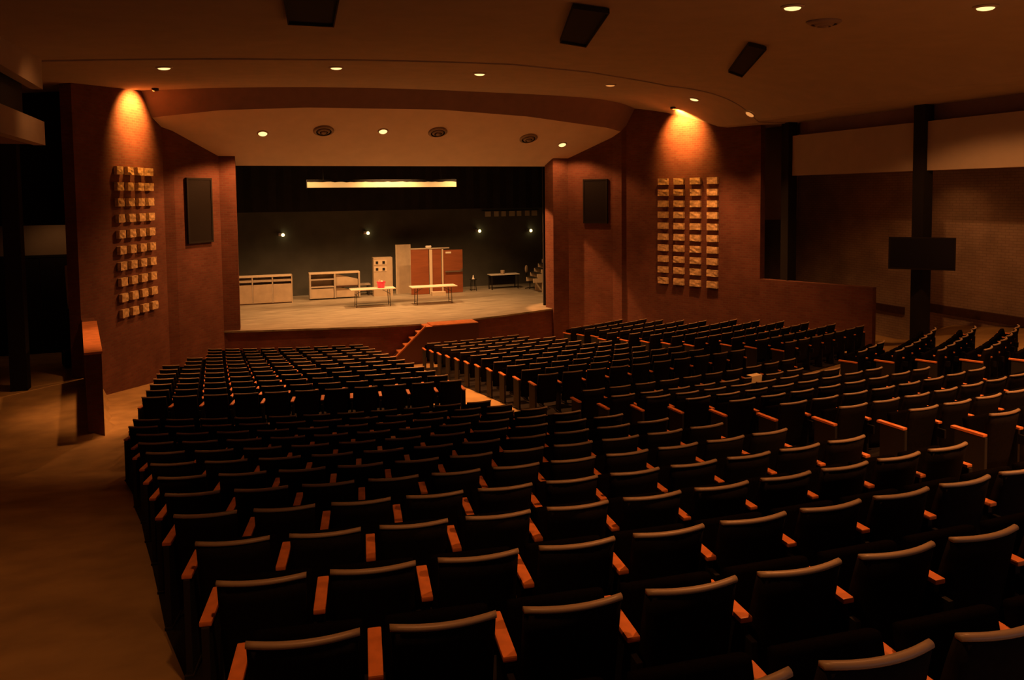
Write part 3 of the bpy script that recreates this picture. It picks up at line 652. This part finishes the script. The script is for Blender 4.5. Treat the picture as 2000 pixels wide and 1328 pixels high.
# ------------------------------------------------------------------ left side: door, things by the doorway
e = empty('double_door', (-11.25, -2.13, -0.02)); tag(e, 'tall dark double door at the end of the left side aisle', 'door')
for sx in (-0.62, 0.62):
    m = MB(); m.box((sx, 0, 1.42), (1.2, 0.06, 2.8), bevel=0.006); l = m.build('door_leaf', M['black'], e)
    m = MB(); m.cyl((sx * 0.16, -0.06, 1.0), (sx * 0.16, -0.06, 1.35), 0.014, seg=8); m.build('handle', M['darksteel'], l)
m = MB(); m.box((0, 0, 2.86), (2.6, 0.1, 0.07)); m.box((-1.27, 0, 1.42), (0.06, 0.1, 2.84)); m.box((1.27, 0, 1.42), (0.06, 0.1, 2.84)); m.build('frame', M['black'], e)
e = empty('hanging_cloth', (-9.95, -4.9, 1.55)); tag(e, 'pale cloth hanging in the dim doorway beside the left brick wall', 'cloth')
m = MB()
for i in range(7):
    a = i / 6; m.prism([(-0.14 + 0.28 * a - 0.03, 0.03 * (i % 2), 1.22 - 0.05 * abs(a - 0.4)), (-0.14 + 0.28 * a + 0.035, 0.03 * ((i + 1) % 2), 1.22 - 0.05 * abs(a - 0.4)), (-0.12 + 0.13 * a + 0.03, 0.03 * ((i + 1) % 2), 0.05 + 0.5 * a), (-0.12 + 0.13 * a - 0.02, 0.03 * (i % 2), 0.05 + 0.5 * a)], (0, 0.02, 0))
m.build('folds', M['tanpale'], e)
m = MB(); m.cyl((0, 0.03, 1.20), (0, 0.85, 1.24), 0.012, seg=8); m.build('peg', M['darksteel'], e)
e = empty('equipment_case', (-9.98, -4.3, -0.03), radians(20)); tag(e, 'dark equipment case on the floor by the left doorway', 'case')
m = MB(); m.box((0, 0, 0.2), (0.75, 0.45, 0.36), bevel=0.03); m.build('body', M['black'], e)
m = MB(); m.box((0, 0, 0.41), (0.72, 0.42, 0.06), bevel=0.02); m.build('lid', M['darksteel'], e)
m = MB(); m.cyl((-0.12, -0.25, 0.26), (0.12, -0.25, 0.26), 0.012, seg=8); m.box((-0.12, -0.235, 0.26), (0.03, 0.04, 0.03)); m.box((0.12, -0.235, 0.26), (0.03, 0.04, 0.03)); m.build('handle', M['steel'], e)

# ------------------------------------------------------------------ auditorium seats
# local frame of a seat: origin on the floor below the top of the back, +y towards the stage, +x to its right
HW = 0.215
def bow(x): return -0.038 * (1 - (x / HW) ** 2)
def back_mesh():
    bm = bmesh.new(); NXs, NZ = 10, 6
    def surf(front):
        R = []
        for j in range(NZ + 1):
            t = j / NZ; z = 0.24 + (0.833 - 0.24) * t
            r = []
            for i in range(NXs + 1):
                x = -HW + 2 * HW * i / NXs
                xx = x * (1 - 0.05 * (1 - t))
                y = bow(x) + 0.10 * (1 - t) + (0.012 if not front else 0.034 + 0.03 * sin(pi * t))
                if not front: y -= 0.012
                r.append(bm.verts.new((xx, y, z)))
            R.append(r)
        return R
    A, B = surf(False), surf(True)
    for R in (A, B):
        for a, b in zip(R, R[1:]):
            for i in range(NXs): bm.faces.new((a[i], a[i + 1], b[i + 1], b[i]))
    for i in range(NXs):
        bm.faces.new((A[0][i], A[0][i + 1], B[0][i + 1], B[0][i])); bm.faces.new((A[-1][i], A[-1][i + 1], B[-1][i + 1], B[-1][i]))
    for j in range(NZ):
        bm.faces.new((A[j][0], A[j + 1][0], B[j + 1][0], B[j][0])); bm.faces.new((A[j][-1], A[j + 1][-1], B[j + 1][-1], B[j][-1]))
    bmesh.ops.recalc_face_normals(bm, faces=list(bm.faces))
    return bm
def rail_mesh():
    """rounded, bowed strip along the top of the back"""
    bm = bmesh.new(); sec = [(-0.002, 0.832), (-0.006, 0.838), (-0.004, 0.847), (0.003, 0.853), (0.020, 0.854), (0.027, 0.849), (0.029, 0.832)]
    R = []; NXs = 12
    for i in range(NXs + 1):
        x = -HW - 0.004 + (2 * HW + 0.008) * i / NXs
        R.append([bm.verts.new((x, bow(max(-HW, min(HW, x))) + y, z)) for y, z in sec])
    n = len(sec)
    for a, b in zip(R, R[1:]):
        for k in range(n): bm.faces.new((a[k], a[(k + 1) % n], b[(k + 1) % n], b[k]))
    bm.faces.new(R[0]); bm.faces.new(R[-1][::-1]); bmesh.ops.recalc_face_normals(bm, faces=list(bm.faces))
    return bm
def fin(bm, name, m, smooth=True):
    b = MB(); b.bm.free(); b.bm = bm
    return b.build(name, m, mesh_only=True, smooth=smooth)
def cushion_mesh():
    m = MB(); m.box((0, 0, 0), (0.462, 0.07, 0.40), bevel=0.028); me = m
    me.bm.transform(Matrix.Translation((0, 0.235, 0.55)) @ Matrix.Rotation(radians(-13), 4, 'X'))
    return me.bm
AX = 0.278
def arm_mb(x): return MB().box((x, 0.195, 0.635), (0.062, 0.36, 0.026), bevel=0.008)
def leg_mb(x):
    m = MB(); m.box((x, 0.14, 0.32), (0.034, 0.20, 0.60), bevel=0.006); m.box((x, 0.14, 0.012), (0.05, 0.30, 0.024), bevel=0.004)
    m.box((x, 0.02, 0.52), (0.03, 0.14, 0.10), bevel=0.006); return m
def panel_mb(x): 
    m = MB(); m.box((x, 0.17, 0.315), (0.040, 0.33, 0.61), bevel=0.008); m.box((x, 0.17, 0.012), (0.056, 0.36, 0.024), bevel=0.004); return m
ME = dict(backrest=fin(back_mesh(), 'backrest', M['seatback']), top_rail=fin(rail_mesh(), 'top_rail', M['rail']),
          seat=fin(cushion_mesh(), 'seat', M['cushion']))
ME['armR'] = arm_mb(AX).build('armrest', M['armwood'], mesh_only=True); ME['armL'] = arm_mb(-AX).build('armrest', M['armwood'], mesh_only=True)
ME['legR'] = leg_mb(AX).build('leg', M['metal'], mesh_only=True); ME['legL'] = leg_mb(-AX).build('leg', M['metal'], mesh_only=True)
ME['endR'] = panel_mb(AX).build('end_panel', M['endpanel'], mesh_only=True); ME['endL'] = panel_mb(-AX).build('end_panel', M['endpanel'], mesh_only=True)

def seat_parts(first, last):
    p = [('backrest', 'backrest'), ('top_rail', 'top_rail'), ('seat', 'seat'), ('armrest', 'armR')]
    p.append(('end_panel', 'endR') if last else ('leg', 'legR'))
    if first: p += [('armrest', 'armL'), ('end_panel', 'endL')]
    return p

PITCHS = 0.556
ROWS = []
SEATS = []      # block, row, index, count, x, y, z, rotation
def add_row(block, row, cx, cy, R, ztop, arc_a, arc_b, n=None, from_right=False):
    """seat centres along an arc between arc lengths arc_a..arc_b (metres right of the arc's own axis)"""
    n = n or max(1, int((arc_b - arc_a) / PITCHS + 0.5))
    lo = (arc_b - (n - 1) * PITCHS) if from_right else arc_a
    ROWS.append((block, row, cx, cy, R, ztop - SEAT_H, (lo - 0.30) / R, (lo + (n - 1) * PITCHS + 0.30) / R))
    for i in range(n):
        s = (arc_b - (n - 1 - i) * PITCHS) if from_right else (arc_a + i * PITCHS)
        a = s / R
        SEATS.append((block, row, i, n, cx + R * sin(a), cy - R * cos(a), ztop - SEAT_H, a))
def lerp_tab(tab, k):
    for (a, u), (b, v) in zip(tab, tab[1:]):
        if a <= k <= b: return u + (v - u) * (k - a) / (b - a)
    return tab[0][1] if k < tab[0][0] else tab[-1][1]
def arc_of_x(x, cx, R): return R * math.asin(max(-1, min(1, (x - cx) / R)))
# rear block nearest the camera: 13 curved rows
RIGHT = [-0.17, -0.10, 0.145, 0.289, 0.49, 0.638, 0.797, 0.938, 1.072, 1.262, 1.401, 1.527, 1.64]
LEFTX = [(0, -7.80), (4.6, -7.50), (6.7, -7.17), (8.3, -6.95), (10.4, -6.60), (12, -6.35)]
for k in range(13):
    R = rowR(k); al = arc_of_x(lerp_tab(LEFTX, k) + 0.28, C0[0], R)
    n = int((RIGHT[k] - al) / PITCHS + 1.02)
    add_row('near', k, C0[0], C0[1], R, rowtop(k), 0, RIGHT[k], n, True)
# rear block in the middle
DC = (-0.4, 8.0)
DL = [(-0.06, -15.54, 0.35), (-0.17, -16.85, 1.77), (0.08, -17.55, 2.55), (0.30, -18.33, 3.44), (0.48, -19.15, 4.36), (0.61, -20.04, 5.35), (0.76, -20.91, 6.31), (0.95, -21.74, 7.25), (1.04, -22.62, 8.22)]
for j, (x, y, k) in enumerate(DL):
    R = hypot(x - DC[0], y - DC[1]); s0 = arc_of_x(x, DC[0], R) + HW
    n = 10 if j == 0 else 8
    add_row('middle', j, DC[0], DC[1], R, rowtop(k), s0, 0, n)
# rear block at the right
for j, (k, a0, n) in enumerate([(2.95, 24.3, 3), (3.75, 23.9, 6), (4.60, 23.5, 6), (5.45, 23.0, 6), (6.30, 22.6, 6)]):
    R = rowR(k); add_row('right', j, C0[0], C0[1], R, rowtop(k), radians(a0) * R + HW + 0.06, 0, n)
# front blocks
def front_row(block, j, k, xl, xr, align):
    R = RF - 0.94 * k
    a, b = arc_of_x(xl, 0, R) + HW, arc_of_x(xr, 0, R) - HW
    n = int((b - a) / PITCHS + 1.05)
    add_row(block, j, CF[0], CF[1], R, fronttop(R), a, b, n, align == 'r')
AL = [(-0.5, -7.75), (4.0, -7.98), (5.2, -7.90), (6.0, -7.62), (7.9, -7.34), (9.0, -7.03), (9.7, -7.03), (11.6, -6.69)]
for j in range(12):
    k = -0.25 + 0.985 * j; front_row('front left', j, k, lerp_tab(AL, k), -1.76 - 0.026 * k, 'r')
for j in range(11):
    k = -0.55 + 0.985 * j; front_row('front middle', j, k, -0.22, 5.15 - 0.19 * (k + 0.5), 'l')
for j in range(11):
    k = -0.60 + 0.985 * j; xl = lerp_tab([(-0.6, 6.42), (0.29, 6.26), (2.33, 5.77), (4.37, 5.28), (6.26, 4.86), (9.2, 4.72)], k)
    xr = lerp_tab([(-0.63, 10.17), (2.17, 9.94), (5.09, 9.45), (7.22, 8.79), (10.2, 8.53)], k); front_row('front right', j, k, xl, xr, 'r')

# dark floor sheet under each block of seats, between the paler aisles
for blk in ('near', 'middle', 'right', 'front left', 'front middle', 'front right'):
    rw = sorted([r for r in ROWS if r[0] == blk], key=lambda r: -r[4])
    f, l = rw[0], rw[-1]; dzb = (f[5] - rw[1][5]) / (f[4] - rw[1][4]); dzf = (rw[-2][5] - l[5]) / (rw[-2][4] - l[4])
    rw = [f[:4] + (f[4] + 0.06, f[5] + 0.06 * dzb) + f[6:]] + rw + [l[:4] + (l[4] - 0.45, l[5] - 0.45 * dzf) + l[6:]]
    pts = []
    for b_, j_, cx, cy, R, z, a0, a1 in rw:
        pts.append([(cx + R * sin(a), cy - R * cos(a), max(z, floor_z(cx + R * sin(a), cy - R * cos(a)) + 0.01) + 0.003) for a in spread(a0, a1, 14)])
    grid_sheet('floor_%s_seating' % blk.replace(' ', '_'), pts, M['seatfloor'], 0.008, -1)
def clear_of_walls(s):
    x, y = s[4] - 0.12 * sin(s[7]), s[5] + 0.12 * cos(s[7])
    for A, B in ((WL[0], WL[1]), ((-7.84, -2.15), (-6.25, -0.5)), (WR[0], WR[1]), ((6.55, -0.5), (8.01, -2.53)), ((10.14, -7.54), (11.55, -10.82)), ((-8.42, -11.4), (-9.10, -7.2))):
        dx, dy = B[0] - A[0], B[1] - A[1]; L2 = dx * dx + dy * dy
        t = max(0, min(1, ((x - A[0]) * dx + (y - A[1]) * dy) / L2)); px, py = A[0] + dx * t - x, A[1] + dy * t - y
        if px * px + py * py < 0.42 ** 2: return False
        if 0 <= t <= 1 and dx * (y - A[1]) - dy * (x - A[0]) > 0 and px * px + py * py < 4.0 and A in (WL[0], WR[0], (-7.84, -2.15), (6.55, -0.5)): return False
    return True
def dist(s): return hypot(s[4] - CAM[0], s[5] - CAM[1], s[6] + 0.8 - CAM[2])
def in_view(s):
    P = Vector((s[4], s[5], s[6] + 0.8)) - Vector(CAM); d = P.dot(_fw)
    if d < 0.5: return False
    x = 1000 + 1500 * P.dot(_rt) / d; y = 468 - 1500 * P.dot(_up) / d; mx = 0.45 * 1500 / d
    return -mx < x < 2000 + mx and y < 1328 + mx
SEATS = [s for s in SEATS if (in_view(s) or dist(s) < 4.5) and clear_of_walls(s)]
SEATS.sort(key=dist)
LAST, FIRST = {}, {}
for s in SEATS:
    q = (s[0], s[1]); LAST[q] = max(LAST.get(q, 0), s[2]); FIRST[q] = min(FIRST.get(q, 99), s[2])
PLACE = {'near': ('nearest block', 'seats of the nearest block'), 'middle': ('middle rear block', 'seats of the middle rear block'), 'right': ('right rear block', 'seats of the right rear block'),
         'front left': ('front left block', 'seats of the front left block'), 'front middle': ('front middle block', 'seats of the front middle block'), 'front right': ('front right block', 'seats of the front right block')}
def row_phrase(block, row):
    if block in ('near', 'middle', 'right'):
        return 'front row' if row == 0 else '%s row from its front' % ORD[row + 1]
    return 'back row' if row == 0 else '%s row from its back' % ORD[row + 1]
def col_phrase(i, n):
    if i == 0: return 'at the left end'
    if i == n - 1: return 'at the right end'
    return '%s from the left end' % ORD[i + 1]
N_THINGS = 300
for q, s in enumerate(SEATS[:N_THINGS]):
    block, row, i, n, x, y, z, rot = s
    n = LAST[(block, row)] + 1 if block.startswith('front') else n
    e = empty('theater_seat', (x, y, z), rot)
    e['label'] = 'dark seat %s, %s, %s' % (col_phrase(i, n), row_phrase(block, row), PLACE[block][0])
    e['category'] = 'seat'; e['group'] = PLACE[block][1]
    for nm, key in seat_parts(i == 0, i == n - 1):
        c = bpy.data.objects.new(nm, ME[key]); COL.objects.link(c); c.parent = e
# the rest, small and far away, in one object
SLOTS = [M['seatback'], M['rail'], M['cushion'], M['armwood'], M['metal'], M['endpanel']]
SLOT = dict(backrest=0, top_rail=1, seat=2, armR=3, armL=3, legR=4, legL=4, endR=5, endL=5)
bm = bmesh.new()
for s in SEATS[N_THINGS:]:
    block, row, i, n, x, y, z, rot = s
    n = LAST[(block, row)] + 1 if block.startswith('front') else n
    mtx = Matrix.Translation((x, y, z)) @ Matrix.Rotation(rot, 4, 'Z')
    for nm, key in seat_parts(i == 0, i == n - 1):
        nv = len(bm.verts); nf = len(bm.faces); bm.from_mesh(ME[key]); bm.verts.ensure_lookup_table(); bm.faces.ensure_lookup_table()
        for v in bm.verts[nv:]: v.co = mtx @ v.co
        for f in bm.faces[nf:]: f.material_index = SLOT[key]
me = bpy.data.meshes.new('distant_seating'); bm.to_mesh(me); bm.free()
for m_ in SLOTS: me.materials.append(m_)
o = bpy.data.objects.new('distant_seating', me); COL.objects.link(o)
tag(o, 'far rows of dark folding seats in front of the stage', 'seats', 'seats in front of the stage', 'stuff')
print('SEATS', len(SEATS), {b: sum(1 for s in SEATS if s[0] == b) for b in PLACE}, 'things', {b: sum(1 for s in SEATS[:N_THINGS] if s[0] == b) for b in PLACE})

# a sheet of paper left hanging over a seat back in the middle block
for s in SEATS:
    if s[0] == 'middle' and s[1] == 1 and s[2] == 5:
        R_ = Matrix.Translation((s[4], s[5], s[6])) @ Matrix.Rotation(s[7], 4, 'Z')
        m = MB(); m.prism([(-0.10, -0.055, 0.73), (0.15, -0.055, 0.75), (0.17, -0.050, 0.872), (-0.08, -0.050, 0.866)], (0, 0.003, 0))
        m.prism([(-0.08, -0.050, 0.866), (0.17, -0.050, 0.872), (0.18, 0.10, 0.872), (-0.07, 0.10, 0.866)], (0, 0, 0.003))
        m.bm.transform(R_); o = m.build('paper_sheet', M['paper']); tag(o, 'pale sheet of paper draped over a seat back in the middle rear block', 'paper')
